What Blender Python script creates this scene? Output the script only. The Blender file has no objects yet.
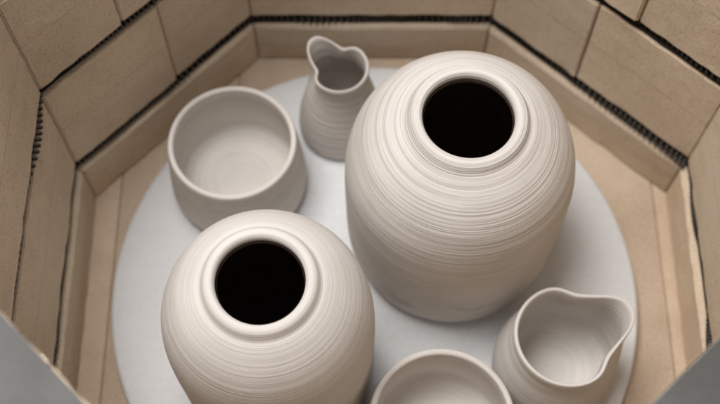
import bpy, bmesh, math, random
from mathutils import Vector, noise
random.seed(4)
S = 1.08
scn = bpy.context.scene
C = scn.collection
R = math.radians

# ---------------------------------------------------------------- materials
def newmat(name):
    m = bpy.data.materials.new(name); m.use_nodes = True
    nt = m.node_tree; b = nt.nodes['Principled BSDF']
    return m, nt, b
def N(nt, t, **kw):
    n = nt.nodes.new(t)
    for k, v in kw.items():
        if k in n.inputs: n.inputs[k].default_value = v
        else: setattr(n, k, v)
    return n
def ramp(nt, src, stops):
    r = nt.nodes.new('ShaderNodeValToRGB')
    e = r.color_ramp.elements
    while len(e) < len(stops): e.new(0.5)
    for i, (p, c) in enumerate(stops):
        e[i].position = p; e[i].color = (*c, 1)
    nt.links.new(src, r.inputs[0]); return r.outputs[0]
def mul(nt, a, b, fac=1.0, mode='MULTIPLY'):
    m = nt.nodes.new('ShaderNodeMix'); m.data_type = 'RGBA'; m.blend_type = mode
    if isinstance(fac, float) or isinstance(fac, int): m.inputs[0].default_value = fac
    else: nt.links.new(fac, m.inputs[0])
    nt.links.new(a, m.inputs[6]); nt.links.new(b, m.inputs[7]); return m.outputs[2]
def mth(nt, op, a, b=None, c=None):
    n = nt.nodes.new('ShaderNodeMath'); n.operation = op
    for i, v in enumerate((a, b, c)):
        if v is None: continue
        if isinstance(v, (int, float)): n.inputs[i].default_value = v
        else: nt.links.new(v, n.inputs[i])
    return n.outputs[0]

def clay(name, base, streak, amount, bumpd, seed, freq=620, zfade=None, smudge=False, pitch=0.0024, groove=0.5):
    m, nt, b = newmat(name); L = nt.links.new
    geo = N(nt, 'ShaderNodeTexCoord')
    sep = N(nt, 'ShaderNodeSeparateXYZ'); L(geo.outputs['Object'], sep.inputs[0])
    at = N(nt, 'ShaderNodeAttribute'); at.attribute_name = 'arc'
    def vec(kxy, ks, off):
        c = N(nt, 'ShaderNodeCombineXYZ')
        for i in (0, 1): L(mth(nt, 'MULTIPLY', sep.outputs[i], kxy), c.inputs[i])
        L(mth(nt, 'MULTIPLY_ADD', at.outputs['Fac'], ks, off), c.inputs[2])
        return c.outputs[0]
    n1 = N(nt, 'ShaderNodeTexNoise', Scale=1.0, Detail=3.0, Roughness=0.55); L(vec(7, freq, seed), n1.inputs['Vector'])
    n2 = N(nt, 'ShaderNodeTexNoise', Scale=1.0, Detail=2.0); L(vec(4, 170, seed*2+3), n2.inputs['Vector'])
    n7 = N(nt, 'ShaderNodeTexNoise', Scale=1.0, Detail=2.0); L(vec(9, 75, seed*3+5), n7.inputs['Vector'])
    n3 = N(nt, 'ShaderNodeTexNoise', Scale=13.0, Detail=4.0); L(geo.outputs['Object'], n3.inputs['Vector'])
    n4 = N(nt, 'ShaderNodeTexNoise', Scale=900.0, Detail=3.0); L(geo.outputs['Object'], n4.inputs['Vector'])
    ph = mth(nt, 'MULTIPLY_ADD', at.outputs['Fac'], 2*math.pi/pitch, mth(nt, 'MULTIPLY', n2.outputs[0], 16.0))
    sn = mth(nt, 'MULTIPLY_ADD', mth(nt, 'SINE', ph), 0.5, 0.5)
    st = N(nt, 'ShaderNodeMapRange'); st.inputs[1].default_value = 0.38; st.inputs[2].default_value = 0.62; st.inputs[3].default_value = 0.1; st.inputs[4].default_value = 1.0
    L(n7.outputs[0], st.inputs[0]); sn = mth(nt, 'MULTIPLY', sn, st.outputs[0])
    g = 1-amount
    fade = None
    if zfade:
        mr = N(nt, 'ShaderNodeMapRange'); mr.interpolation_type = 'SMOOTHSTEP'
        mr.inputs[1].default_value = zfade[0]; mr.inputs[2].default_value = zfade[1]; mr.inputs[3].default_value = 0.1; mr.inputs[4].default_value = 1.0
        L(sep.outputs[2], mr.inputs[0]); fade = mr.outputs[0]
    c1 = ramp(nt, n1.outputs[0], [(0.36, tuple(g*a+amount*s for a, s in zip((1,1,1), streak))), (0.55, (1,1,1))])
    c2 = ramp(nt, n2.outputs[0], [(0.3, (0.965,0.957,0.948)), (0.65, (1,1,1))])
    c3 = ramp(nt, n3.outputs[0], [(0.3, (0.90,0.895,0.89)), (0.62, (1,1,1))])
    bc = N(nt, 'ShaderNodeRGB'); bc.outputs[0].default_value = (*base, 1)
    x = mul(nt, bc.outputs[0], c1, fade if fade is not None else 1.0); x = mul(nt, x, c2); x = mul(nt, x, c3)
    if smudge:
        n6 = N(nt, 'ShaderNodeTexNoise', Scale=1.0, Detail=4.0, Roughness=0.6); L(vec(22, 45, 4.0), n6.inputs['Vector'])
        zz = N(nt, 'ShaderNodeMapRange'); zz.inputs[1].default_value = 0.11; zz.inputs[2].default_value = 0.05; zz.inputs[3].default_value = 0; zz.inputs[4].default_value = 1
        L(sep.outputs[2], zz.inputs[0])
        x = mul(nt, x, ramp(nt, n6.outputs[0], [(0.52, (1,1,1)), (0.64, (0.80,0.80,0.82))]), zz.outputs[0])
    L(x, b.inputs['Base Color'])
    b.inputs['Roughness'].default_value = 0.95
    b.inputs['Specular IOR Level'].default_value = 0.06
    h = mth(nt, 'MULTIPLY_ADD', n1.outputs[0], 0.75, mth(nt, 'MULTIPLY', n2.outputs[0], 0.55))
    h = mth(nt, 'MULTIPLY_ADD', n4.outputs[0], 0.14, h)
    h = mth(nt, 'MULTIPLY_ADD', sn, 0.22*groove, h)
    bp = N(nt, 'ShaderNodeBump', Strength=0.85, Distance=bumpd); L(h, bp.inputs['Height'])
    if fade is not None: L(mth(nt, 'MULTIPLY', fade, 0.9), bp.inputs['Strength'])
    L(bp.outputs[0], b.inputs['Normal'])
    return m
clay_ring = clay('clay_ringed', (0.70,0.66,0.625), (0.45, 0.37, 0.30), 0.36, 0.0010, 1.0, freq=520, zfade=(0.08, 0.175), smudge=True, pitch=0.0028, groove=1.0)
clay_front = clay('clay_ringed_soft', (0.70,0.665,0.635), (0.5, 0.43, 0.37), 0.13, 0.0006, 7.0, freq=430, groove=0.6)
clay_jug = clay('clay_jug', (0.67,0.63,0.595), (0.5, 0.42, 0.35), 0.36, 0.0012, 13.0, freq=480, groove=1.5, pitch=0.003)
clay_cup = clay('clay_cup', (0.71,0.673,0.638), (0.5, 0.43, 0.37), 0.20, 0.0010, 21.0, groove=1.0, pitch=0.0042)

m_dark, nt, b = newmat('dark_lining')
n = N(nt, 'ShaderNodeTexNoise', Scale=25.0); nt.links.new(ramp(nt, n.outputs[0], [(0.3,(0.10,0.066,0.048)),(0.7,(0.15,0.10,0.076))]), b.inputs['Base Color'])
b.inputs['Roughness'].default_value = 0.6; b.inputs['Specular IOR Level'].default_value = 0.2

def brickmat(name, cols, line=True, speck=0.8):
    m, nt, b = newmat(name); L = nt.links.new
    tc = N(nt, 'ShaderNodeTexCoord'); P = tc.outputs['Object']
    n1 = N(nt, 'ShaderNodeTexNoise', Scale=7.0, Detail=4.0, Roughness=0.55); L(P, n1.inputs['Vector'])
    n2 = N(nt, 'ShaderNodeTexNoise', Scale=420.0, Detail=4.0, Roughness=0.7); L(P, n2.inputs['Vector'])
    n5 = N(nt, 'ShaderNodeTexNoise', Scale=55.0, Detail=5.0, Roughness=0.7); L(P, n5.inputs['Vector'])
    oi = N(nt, 'ShaderNodeObjectInfo')
    c1 = ramp(nt, n1.outputs[0], [(0.28, cols[0]), (0.5, cols[1]), (0.72, cols[2])])
    c2 = ramp(nt, n2.outputs[0], [(0.36, (0.72,0.68,0.64)), (0.50, (1,1,1))])
    c3 = ramp(nt, oi.outputs['Random'], [(0.0, (0.82,0.815,0.81)), (1.0, (1.08,1.06,1.03))])
    c4 = ramp(nt, n5.outputs[0], [(0.33, (0.88,0.86,0.83)), (0.5, (1,1,1))])
    x = mul(nt, c1, c2, speck); x = mul(nt, x, c3, 1.0 if speck > 0.3 else 0.0); x = mul(nt, x, c4, 0.6*speck)
    if line:
        sp = N(nt, 'ShaderNodeSeparateXYZ'); L(P, sp.inputs[0])
        a = mth(nt, 'ADD', sp.outputs[2], (-0.1195+0.137*3)*S)
        md = mth(nt, 'PINGPONG', a, 0.0685*S)
        mm = mth(nt, 'MULTIPLY', mth(nt, 'LESS_THAN', md, 0.0006), mth(nt, 'GREATER_THAN', n5.outputs[0], 0.46))
        x = mul(nt, x, ramp(nt, mm, [(0.0,(1,1,1)),(1.0,(0.70,0.66,0.62))]))
    L(x, b.inputs['Base Color'])
    b.inputs['Roughness'].default_value = 0.95; b.inputs['Specular IOR Level'].default_value = 0.1
    h = mth(nt, 'MULTIPLY_ADD', n5.outputs[0], 0.6, n2.outputs[0])
    bp = N(nt, 'ShaderNodeBump', Strength=0.6*speck, Distance=0.0009); L(h, bp.inputs['Height'])
    L(bp.outputs[0], b.inputs['Normal'])
    return m
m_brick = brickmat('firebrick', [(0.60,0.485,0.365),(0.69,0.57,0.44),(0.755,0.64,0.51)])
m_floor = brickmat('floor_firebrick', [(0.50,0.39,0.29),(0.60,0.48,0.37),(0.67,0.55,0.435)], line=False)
m_groove_shade = brickmat('groove_shade_brick', [(0.03,0.025,0.02),(0.05,0.04,0.03),(0.07,0.055,0.045)], line=False)  # near black: shade inside the element grooves put into the brick colour
m_rim = brickmat('rim_coating', [(0.07,0.067,0.063),(0.13,0.126,0.122),(0.19,0.186,0.182)], line=False, speck=0.2)

m_shelf, nt, b = newmat('shelf_wash'); L = nt.links.new
tc = N(nt, 'ShaderNodeTexCoord'); 
n1 = N(nt, 'ShaderNodeTexNoise', Scale=5.0, Detail=3.0, Roughness=0.5); L(tc.outputs['Object'], n1.inputs['Vector'])
n2 = N(nt, 'ShaderNodeTexNoise', Scale=350.0, Detail=4.0); L(tc.outputs['Object'], n2.inputs['Vector'])
mp = N(nt, 'ShaderNodeMapping'); mp.inputs['Scale'].default_value = (12, 120, 1); mp.inputs['Rotation'].default_value = (0,0,0.5); L(tc.outputs['Object'], mp.inputs[0])
n3 = N(nt, 'ShaderNodeTexNoise', Scale=1.0, Detail=4.0); L(mp.outputs[0], n3.inputs['Vector'])
x = mul(nt, ramp(nt, n1.outputs[0], [(0.3,(0.64,0.64,0.65)),(0.7,(0.70,0.70,0.705))]), ramp(nt, n2.outputs[0], [(0.35,(0.93,0.93,0.93)),(0.55,(1,1,1))]))
x = mul(nt, x, ramp(nt, n3.outputs[0], [(0.3,(0.97,0.97,0.97)),(0.6,(1,1,1))]))
L(x, b.inputs['Base Color']); b.inputs['Roughness'].default_value = 0.9; b.inputs['Specular IOR Level'].default_value = 0.15
h = mth(nt, 'ADD', n2.outputs[0], n3.outputs[0])
bp = N(nt, 'ShaderNodeBump', Strength=0.5, Distance=0.0005); L(h, bp.inputs['Height']); L(bp.outputs[0], b.inputs['Normal'])

m_coil, nt, b = newmat('element_wire')
n = N(nt, 'ShaderNodeTexNoise', Scale=200.0); nt.links.new(ramp(nt, n.outputs[0], [(0.3,(0.02,0.017,0.015)),(0.7,(0.10,0.085,0.072))]), b.inputs['Base Color'])
b.inputs['Roughness'].default_value = 0.7; b.inputs['Metallic'].default_value = 0.1
m_steel, nt, b = newmat('steel_jacket')
n = N(nt, 'ShaderNodeTexNoise', Scale=30.0); nt.links.new(ramp(nt, n.outputs[0], [(0.3,(0.35,0.35,0.36)),(0.7,(0.45,0.45,0.46))]), b.inputs['Base Color'])
b.inputs['Roughness'].default_value = 0.4; b.inputs['Metallic'].default_value = 0.9
m_conc, nt, b = newmat('concrete')
n = N(nt, 'ShaderNodeTexNoise', Scale=3.0, Detail=8.0); nt.links.new(ramp(nt, n.outputs[0], [(0.3,(0.18,0.175,0.17)),(0.7,(0.26,0.255,0.25))]), b.inputs['Base Color'])
b.inputs['Roughness'].default_value = 0.9

# ---------------------------------------------------------------- object helpers
def link(name, me, mat, parent=None, loc=(0,0,0)):
    o = bpy.data.objects.new(name, me); C.objects.link(o)
    me.materials.append(mat); o.location = loc
    if parent: o.parent = parent
    return o
def empty(name, loc=(0,0,0)):
    o = bpy.data.objects.new(name, None); C.objects.link(o); o.location = loc; o.empty_display_size = 0.05
    return o
def tag(o, label, cat, group=None):
    o['label'] = label; o['category'] = cat
    if group: o['group'] = group

def catmull(pts, step):
    out = []
    n = len(pts)
    for i in range(n-1):
        p0 = pts[max(i-1,0)]; p1 = pts[i]; p2 = pts[i+1]; p3 = pts[min(i+2,n-1)]
        d = math.dist(p1, p2); k = max(1, int(d/step))
        def tan(a, b_, c):
            la = math.dist(a, b_) or 1e-9; lb = math.dist(b_, c) or 1e-9
            return tuple(((b_[j]-a[j])/la*lb + (c[j]-b_[j])/lb*la)/(la+lb)*d for j in (0,1))
        t1 = tan(p0, p1, p2) if i > 0 else tuple(p2[j]-p1[j] for j in (0,1))
        t2 = tan(p1, p2, p3) if i < n-2 else tuple(p2[j]-p1[j] for j in (0,1))
        for q in range(k):
            t = q/k; t2_ = t*t; t3 = t2_*t
            out.append(tuple((2*t3-3*t2_+1)*p1[j] + (t3-2*t2_+t)*t1[j] + (-2*t3+3*t2_)*p2[j] + (t3-t2_)*t2[j] for j in (0,1)))
    out.append(tuple(pts[-1])); return out

def lathe(name, pts, seg=168, step=0.0013, amp=0.00022, seed=0.0, deform=None, wob=0.0004):
    prof = catmull([(r*S, z*S) for r, z in pts], step)
    vs = []; fs = []; arc = []; rows = []
    s = 0; prev = prof[0]; zmax = max(p[1] for p in prof)
    for i, (r, z) in enumerate(prof):
        s += math.dist((r, z), prev); prev = (r, z)
        if r < 1e-5:
            rows.append([len(vs)]); vs.append((0, 0, z)); arc.append(s); continue
        j = amp*(noise.noise(Vector((seed, s*330, 0))) + 0.8*noise.noise(Vector((seed+9, s*110, 0))))
        if z < 0.002: j = 0
        row = []
        for k in range(seg):
            a = 2*math.pi*k/seg
            w = wob*noise.noise(Vector((math.cos(a)*0.8+seed, math.sin(a)*0.8, z*9)))*min(1, z/0.03)
            rr = r + j + w; zz = z
            if deform: rr, zz = deform(rr, zz, a, zmax)
            row.append(len(vs)); vs.append((rr*math.cos(a), rr*math.sin(a), zz)); arc.append(s)
        rows.append(row)
    for A, B in zip(rows, rows[1:]):
        for k in range(seg):
            k2 = (k+1) % seg
            if len(A) == 1 and len(B) > 1: fs.append((A[0], B[k2], B[k]))
            elif len(B) == 1 and len(A) > 1: fs.append((A[k], A[k2], B[0]))
            elif len(A) > 1: fs.append((A[k], A[k2], B[k2], B[k]))
    me = bpy.data.meshes.new(name); me.from_pydata(vs, [], fs); me.update()
    at = me.attributes.new('arc', 'FLOAT', 'POINT'); at.data.foreach_set('value', arc)
    me.polygons.foreach_set('use_smooth', [True]*len(fs))
    bm = bmesh.new(); bm.from_mesh(me); bmesh.ops.recalc_face_normals(bm, faces=bm.faces); bm.to_mesh(me); bm.free()
    return me

# ---------------------------------------------------------------- kiln
POLY = [(-0.1107,0.645),(0.1348,0.645),(0.315,0.482),(0.313,0.291),(0.128,0.124),(-0.115,0.118),(-0.270,0.270),(-0.272,0.477)]
def offset(poly, t):
    n = len(poly); out = []
    for i in range(n):
        p0 = Vector(poly[i-1]); p1 = Vector(poly[i]); p2 = Vector(poly[(i+1) % n])
        d1 = (p1-p0).normalized(); d2 = (p2-p1).normalized()
        n1 = Vector((-d1.y, d1.x)); n2 = Vector((-d2.y, d2.x))
        m = (n1+n2).normalized(); out.append(tuple(p1 + m*(t/m.dot(n1))))
    return out
def lerp(a, b, f): return (a[0]+(b[0]-a[0])*f, a[1]+(b[1]-a[1])*f)
def prism(name, quad, z0, z1, mat, parent, bev=0.0013, worn=False):
    bm = bmesh.new()
    lo = [bm.verts.new((x*S, y*S, z0*S)) for x, y in quad]; hi = [bm.verts.new((x*S, y*S, z1*S)) for x, y in quad]
    n = len(quad)
    bm.faces.new(lo[::-1]); bm.faces.new(hi)
    for i in range(n): bm.faces.new((lo[i], lo[(i+1)%n], hi[(i+1)%n], hi[i]))
    bmesh.ops.recalc_face_normals(bm, faces=bm.faces)
    if worn:
        bmesh.ops.subdivide_edges(bm, edges=bm.edges[:], cuts=20, use_grid_fill=True)
        ex = [e for e in bm.edges if len(e.link_faces) == 2 and e.calc_face_angle(0) > 0.5]
        bmesh.ops.bevel(bm, geom=ex, offset=bev, segments=2, affect='EDGES')
        for v in bm.verts:
            c = v.co
            am = 0.0005
            if abs(c.z-z0*S) < 0.004 or abs(c.z-z1*S) < 0.004: am = 0.0013
            v.co = c + Vector((noise.noise(c*70+Vector((9,0,0))), noise.noise(c*70+Vector((0,9,0))), noise.noise(c*70+Vector((0,0,9)))))*am
    elif bev: bmesh.ops.bevel(bm, geom=bm.edges[:], offset=bev, segments=2, affect='EDGES')
    me = bpy.data.meshes.new(name); bm.to_mesh(me); bm.free()
    if worn:
        me.polygons.foreach_set('use_smooth', [True]*len(me.polygons)); me.set_sharp_from_angle(angle=R(20))
    return link(name, me, mat, parent)
FZ = -0.02
kiln = empty('kiln', (0, 0, 0))
tag(kiln, 'open eight sided kiln of tan firebrick around the pots, seen from above', 'kiln')
OUT = offset(POLY, 0.068)
levels = [(FZ+0.0014, 0.0405), (0.0555, 0.1790), (0.1922, 0.3160), (0.3292, 0.4180)]
splits = [[0.0, 1.0], [0.0, 0.44, 1.0], [0.0, 0.60, 1.0], [0.0, 0.35, 1.0]]
step_z = [[random.uniform(-0.0030, 0.0030) for i in range(8)] for k in range(3)]
g = 0.0006
steps_out = [-0.0022, 0.0012, 0.0, 0.0]
for li, (z0, z1) in enumerate(levels):
    for i in range(8):
        sp = splits[li]
        if i in (0, 2, 6): sp = [0.0, 1.0]
        if i in (7,): sp = [1-q for q in sp][::-1]
        for f0, f1 in zip(sp, sp[1:]):
            rnd = random.uniform(-0.0014, 0.0014) if li in (1, 2) else 0
            inn = offset(POLY, steps_out[li] + rnd)
            a, b_ = inn[i], inn[(i+1) % 8]; c, d = OUT[i], OUT[(i+1) % 8]
            w = math.dist(a, b_); e = g/w
            A, B = lerp(a, b_, f0+e), lerp(a, b_, f1-e); D, E = lerp(c, d, f0+e), lerp(c, d, f1-e)
            za = z0 + (step_z[li-1][i] if li else 0) + (random.uniform(-0.0016, 0.0016) if li else 0)
            zb = z1 + (step_z[li][i] if li < 3 else 0) + (random.uniform(-0.0016, 0.0006) if li < 3 else 0)
            prism('wall_brick', [A, D, E, B], za, zb, m_brick, kiln, bev=0.0014, worn=True)
GB_in = offset(POLY, 0.020)
for k in range(3):
    z0, z1 = levels[k][1], levels[k+1][0]
    SB = offset(POLY, 0.0046)
    for i in range(8):
        s_ = step_z[k][i]
        prism('groove_back', [GB_in[i], OUT[i], OUT[(i+1)%8], GB_in[(i+1)%8]], z0+s_-0.004, z1+s_+0.003, m_groove_shade, kiln, bev=0)
        prism('groove_bed', [SB[i], GB_in[i], GB_in[(i+1)%8], SB[(i+1)%8]], z0+s_-0.004, z0+s_+0.0016, m_groove_shade, kiln, bev=0)  # groove floor in the same dark colour, painting in the recess shade
    path = offset(POLY, 0.0082)
    pts = []; ph = 0
    for i in range(8):
        p = Vector(path[i]); q = Vector(path[(i+1)%8]); Ln = (q-p).length; d = (q-p)/Ln; nn = Vector((-d.y, d.x))
        t = 0; zc = (z0+z1)/2+step_z[k][i]+0.0003
        while t < Ln:
            nz = noise.noise(Vector((i*7.3+k, t*28, 0.5)))
            pitch = 0.0058*(1+0.7*nz); rr = 0.0060 if k == 0 else 0.0052
            ox = 0.0095*noise.noise(Vector((i*3.1+k*5, t*13, 4.5)))
            pos = p + d*t + nn*(rr*math.cos(ph)+ox)
            pts.append(Vector((pos.x*S, pos.y*S, (zc + rr*math.sin(ph))*S)))
            ph += 2*math.pi/10; t += pitch/10
    vs = []; fs = []; m_ = len(pts)
    for i, p in enumerate(pts):
        tg = (pts[(i+1)%m_]-pts[i-1]).normalized(); up = Vector((0.3,0.5,0.8)); sx = tg.cross(up).normalized(); sy = tg.cross(sx)
        for q in range(4):
            a = q*math.pi/2; vs.append(tuple(p + (sx*math.cos(a)+sy*math.sin(a))*0.0012))
    for i in range(m_):
        j = (i+1) % m_
        for q in range(4): fs.append((i*4+q, i*4+(q+1)%4, j*4+(q+1)%4, j*4+q))
    me = bpy.data.meshes.new('heating_coil'); me.from_pydata(vs, [], fs); me.update(); link('heating_coil', me, m_coil, kiln)
RI = offset(POLY, 0.0005); RO = offset(POLY, 0.067)
bm = bmesh.new()
ri = [bm.verts.new((x*S, y*S, 0.4203*S)) for x, y in RI]; ro = [bm.verts.new((x*S, y*S, 0.4203*S)) for x, y in RO]
fl = [bm.faces.new((ri[i], ro[i], ro[(i+1)%8], ri[(i+1)%8])) for i in range(8)]
r_ = bmesh.ops.extrude_face_region(bm, geom=fl); bmesh.ops.translate(bm, verts=[v for v in r_['geom'] if isinstance(v, bmesh.types.BMVert)], vec=(0,0,0.004))
bmesh.ops.recalc_face_normals(bm, faces=bm.faces)
me = bpy.data.meshes.new('rim'); bm.to_mesh(me); bm.free(); link('rim', me, m_rim, kiln)
xs = [-0.36, -0.245, -0.13, -0.015, 0.10, 0.215, 0.30, 0.40]
for x0, x1 in zip(xs, xs[1:]):
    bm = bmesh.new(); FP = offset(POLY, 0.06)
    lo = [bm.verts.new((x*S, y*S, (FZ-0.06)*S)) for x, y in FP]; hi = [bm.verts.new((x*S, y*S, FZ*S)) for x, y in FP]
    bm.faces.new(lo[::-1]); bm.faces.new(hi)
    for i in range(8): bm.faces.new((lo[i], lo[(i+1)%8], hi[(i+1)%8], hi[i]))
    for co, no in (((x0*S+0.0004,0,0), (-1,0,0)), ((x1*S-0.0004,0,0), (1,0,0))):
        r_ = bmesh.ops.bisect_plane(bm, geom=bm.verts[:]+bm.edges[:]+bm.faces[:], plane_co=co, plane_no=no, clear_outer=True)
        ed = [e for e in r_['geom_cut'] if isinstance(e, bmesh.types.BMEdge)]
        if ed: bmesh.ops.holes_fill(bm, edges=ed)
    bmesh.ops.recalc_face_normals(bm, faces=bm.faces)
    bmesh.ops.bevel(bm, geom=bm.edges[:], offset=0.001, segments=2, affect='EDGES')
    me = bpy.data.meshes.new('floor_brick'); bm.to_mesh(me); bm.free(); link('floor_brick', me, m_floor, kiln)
J0 = offset(POLY, 0.0715); J1 = offset(POLY, 0.0735)
for i in range(8):
    prism('jacket_panel', [J0[i], J1[i], J1[(i+1)%8], J0[(i+1)%8]], -0.082, 0.419, m_steel, kiln, bev=0)
prism('base_plate', J1, -0.09, -0.0825, m_steel, kiln, bev=0)
for x, y in ((-0.2,0.25),(-0.2,0.52),(0.24,0.25),(0.24,0.52)):
    prism('leg', [(x-.015,y-.015),(x-.015,y+.015),(x+.015,y+.015),(x+.015,y-.015)], -0.25, -0.0905, m_steel, kiln)
me = bpy.data.meshes.new('floor'); q = 4
me.from_pydata([(-q,-q,-0.25*S),(q,-q,-0.25*S),(q,q,-0.25*S),(-q,q,-0.25*S)], [], [(0,1,2,3)]); me.update()
fo = link('floor', me, m_conc); fo['kind'] = 'structure'

# ---------------------------------------------------------------- kiln shelf
SR = 0.2535
me = lathe('kiln_shelf', [(0,0),(SR-0.003,0),(SR-0.0005,0.001),(SR,0.004),(SR,0.015),(SR-0.001,0.0185),(SR-0.004,0.0195),(SR-0.06,0.0195),(0,0.0195)], seg=200, step=0.012, amp=0, wob=0.0006, seed=3)
sh = link('kiln_shelf', me, m_shelf, loc=(0.014*S, 0.3675*S, FZ*S+0.0004))
tag(sh, 'round pale grey kiln shelf under all the pots', 'kiln shelf')

# ---------------------------------------------------------------- vases
def bottle(x, y, Rm, b, zt, ro, rc, mat, label, seed, amp, zw=.50, p=2.25):
    t = empty('vase', (x*S, y*S, 0.0002)); tag(t, label, 'vase')
    k = zt; D = Rm-b
    rn = rc+.0046; zn = k-.0100
    def dome(R0, z_w, r_n, z_n, n=9):
        f = lambda r: (1-(r/R0)**p)**(1/p)
        Hd = (z_n-z_w)/f(r_n); tn = math.acos(min(1, (r_n/R0)))
        pts = []
        for i in range(1, n+1):
            th = tn*i/n; r = R0*math.cos(th); pts.append((r, z_w+Hd*f(r)))
        return pts
    out = [(0,0),(0.955*b,0),(b-.0016,0.0012),(b,.0042),(b+.42*D,.045*k),(b+.75*D,.11*k),(b+.94*D,.22*k),(Rm-.0002,.34*k),(Rm,zw*k)]
    out += dome(Rm, zw*k, rn, zn)
    out += [(rc+.0016,zn+.0013),(rc+.0002,zn+.0032),(rc-.0009,zn+.0058),(rc-.0026,k-.0016),(rc-.0050,k-.0003),(ro+.0032,k-.0002),(ro+.0010,k-.0022),(ro,k-.0064),(ro+.003,k-.0135)]
    ins = dome(Rm-.007, zw*k, rn+.002, zn-.008, n=7)[::-1]
    out += ins + [(Rm-.007,.5*k),(b-.004,.12*k),(b-.01,.05*k),(0,.035*k)]
    link('body', lathe('body', out, seed=seed, amp=amp), mat, t)
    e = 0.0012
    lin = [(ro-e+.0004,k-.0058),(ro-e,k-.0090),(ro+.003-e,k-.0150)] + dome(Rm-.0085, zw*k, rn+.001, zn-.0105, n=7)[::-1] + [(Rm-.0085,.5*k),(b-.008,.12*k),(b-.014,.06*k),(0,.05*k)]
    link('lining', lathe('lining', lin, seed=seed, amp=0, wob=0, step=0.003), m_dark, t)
    return t
bottle(0.0860, 0.4262, 0.0992, 0.0895, 0.242, 0.0366, 0.0486, clay_ring, 'largest round shouldered clay vase with strong throwing rings and a dark mouth, back right', 2.0, 0.00014, zw=.56, p=2.4)
bottle(-0.0744, 0.2895, 0.0866, 0.0845, 0.237, 0.0338, 0.0446, clay_front, 'smoother smaller dark mouthed clay vase standing at front left on the shelf', 5.0, 0.00012, zw=.56, p=2.4)

# ---------------------------------------------------------------- cups
CUP = [(0,0),(.056,0),(.0605,.002),(.0645,.007),(.0665,.016),(.0660,.030),(.0640,.055),(.0615,.078),(.0605,.086),(.0595,.0895),(.0575,.0905),(.0556,.0893),(.0550,.085),(.0570,.06),(.0590,.03),(.0575,.015),(.049,.0095),(.02,.008),(0,.0078)]
c = link('cup', lathe('cup', CUP, seed=11, amp=0.00028), clay_cup, loc=(-0.1198*S, 0.4833*S, 0.0002))
tag(c, 'wide off-white clay cup behind the front left vase, its whole open rim in view', 'cup')
CUP2 = [(r*1.015, z) for r, z in CUP]
c = link('cup', lathe('cup', CUP2, seed=17, amp=0.00024), clay_cup, loc=(0.0689*S, 0.2210*S, 0.0002))
tag(c, 'off-white clay cup cut off by the bottom edge, between front vase and larger jug', 'cup')

# ---------------------------------------------------------------- jugs
def spouted(az, A, Bn, Cz, z0, wid=0.36, pa=0.86, pw=0.34):
    def f(r, z, a, zmax):
        t = max(0.0, min(1.0, (z-z0)/(zmax-z0))); k = t*t*(3-2*t)
        d = (a-az+math.pi) % (2*math.pi) - math.pi
        sp = math.exp(-(abs(d)/wid)**2.4)
        sb = math.exp(-(abs(d)/(wid+0.35*(1-t)))**2.4)
        pin = math.exp(-((abs(d)-pa)/pw)**2)
        ks = min(1.0, max(0.0, t))**1.3
        return r + ks*A*S*sb - k*Bn*S*pin, z + k*k*(Cz*S*sp - 0.25*Cz*S*pin)
    return f
J1p = [(0,0),(.037,0),(.0405,.002),(.0425,.010),(.0420,.022),(.0395,.040),(.0352,.060),(.0305,.080),(.0276,.095),(.0272,.106),(.0282,.1135),(.0275,.1152),(.0262,.1148),(.0248,.108),(.0248,.095),(.0275,.08),(.0325,.060),(.037,.036),(.038,.015),(.03,.008),(0,.007)]
j = link('jug', lathe('jug', J1p, seed=23, amp=0.0004, deform=spouted(2.35, 0.0105, 0.0055, 0.006, 0.070, wid=0.42, pa=0.95)), clay_jug, loc=(-0.0195*S, 0.5490*S, 0.0002))
tag(j, 'small narrow necked clay jug at the back, between cup and the largest vase', 'jug')
J2p = [(0,0),(.045,0),(.050,.003),(.0540,.022),(.0540,.042),(.0500,.067),(.0458,.087),(.0447,.097),(.0452,.1065),(.0447,.1096),(.0436,.1106),(.0423,.1097),(.0412,.105),(.0408,.095),(.0422,.085),(.0462,.067),(.0495,.045),(.0490,.02),(.040,.009),(0,.008)]
j = link('jug', lathe('jug', J2p, seed=31, amp=0.0002, deform=spouted(0.38, 0.0158, 0.0055, 0.005, 0.012, wid=0.39, pa=0.92, pw=0.36)), clay_front, loc=(0.1752*S, 0.2875*S, 0.0002))
tag(j, 'larger wide mouthed clay jug at front right near the shelf edge', 'jug')

# ---------------------------------------------------------------- camera and light
cd = bpy.data.cameras.new('camera'); cam = bpy.data.objects.new('camera', cd); C.objects.link(cam)
cam.location = (0, 0, S); cam.rotation_euler = (R(24.8), 0, 0)
cd.lens = 55; cd.sensor_width = 36; cd.clip_start = 0.02; cd.clip_end = 50
cd.dof.use_dof = True; cd.dof.focus_distance = 0.90; cd.dof.aperture_fstop = 4.0
scn.camera = cam
w = bpy.data.worlds.new('World'); scn.world = w; w.use_nodes = True
w.node_tree.nodes['Background'].inputs[0].default_value = (0.98, 0.985, 1.0, 1); w.node_tree.nodes['Background'].inputs[1].default_value = 0.30
def area(name, loc, target, size, power, col):
    l = bpy.data.lights.new(name, 'AREA'); l.shape = 'RECTANGLE'; l.size = size[0]; l.size_y = size[1]; l.energy = power; l.color = col
    o = bpy.data.objects.new(name, l); C.objects.link(o); o.location = loc
    o.rotation_euler = (Vector(target)-Vector(loc)).to_track_quat('-Z', 'Y').to_euler(); return o
area('ceiling_light', (-0.40, 0.66, 2.0), (0, 0.4, 0), (0.85, 0.85), 42, (1.0, 0.985, 0.965))
scn.view_settings.view_transform = 'Standard'; scn.view_settings.look = 'None'; scn.view_settings.exposure = 0
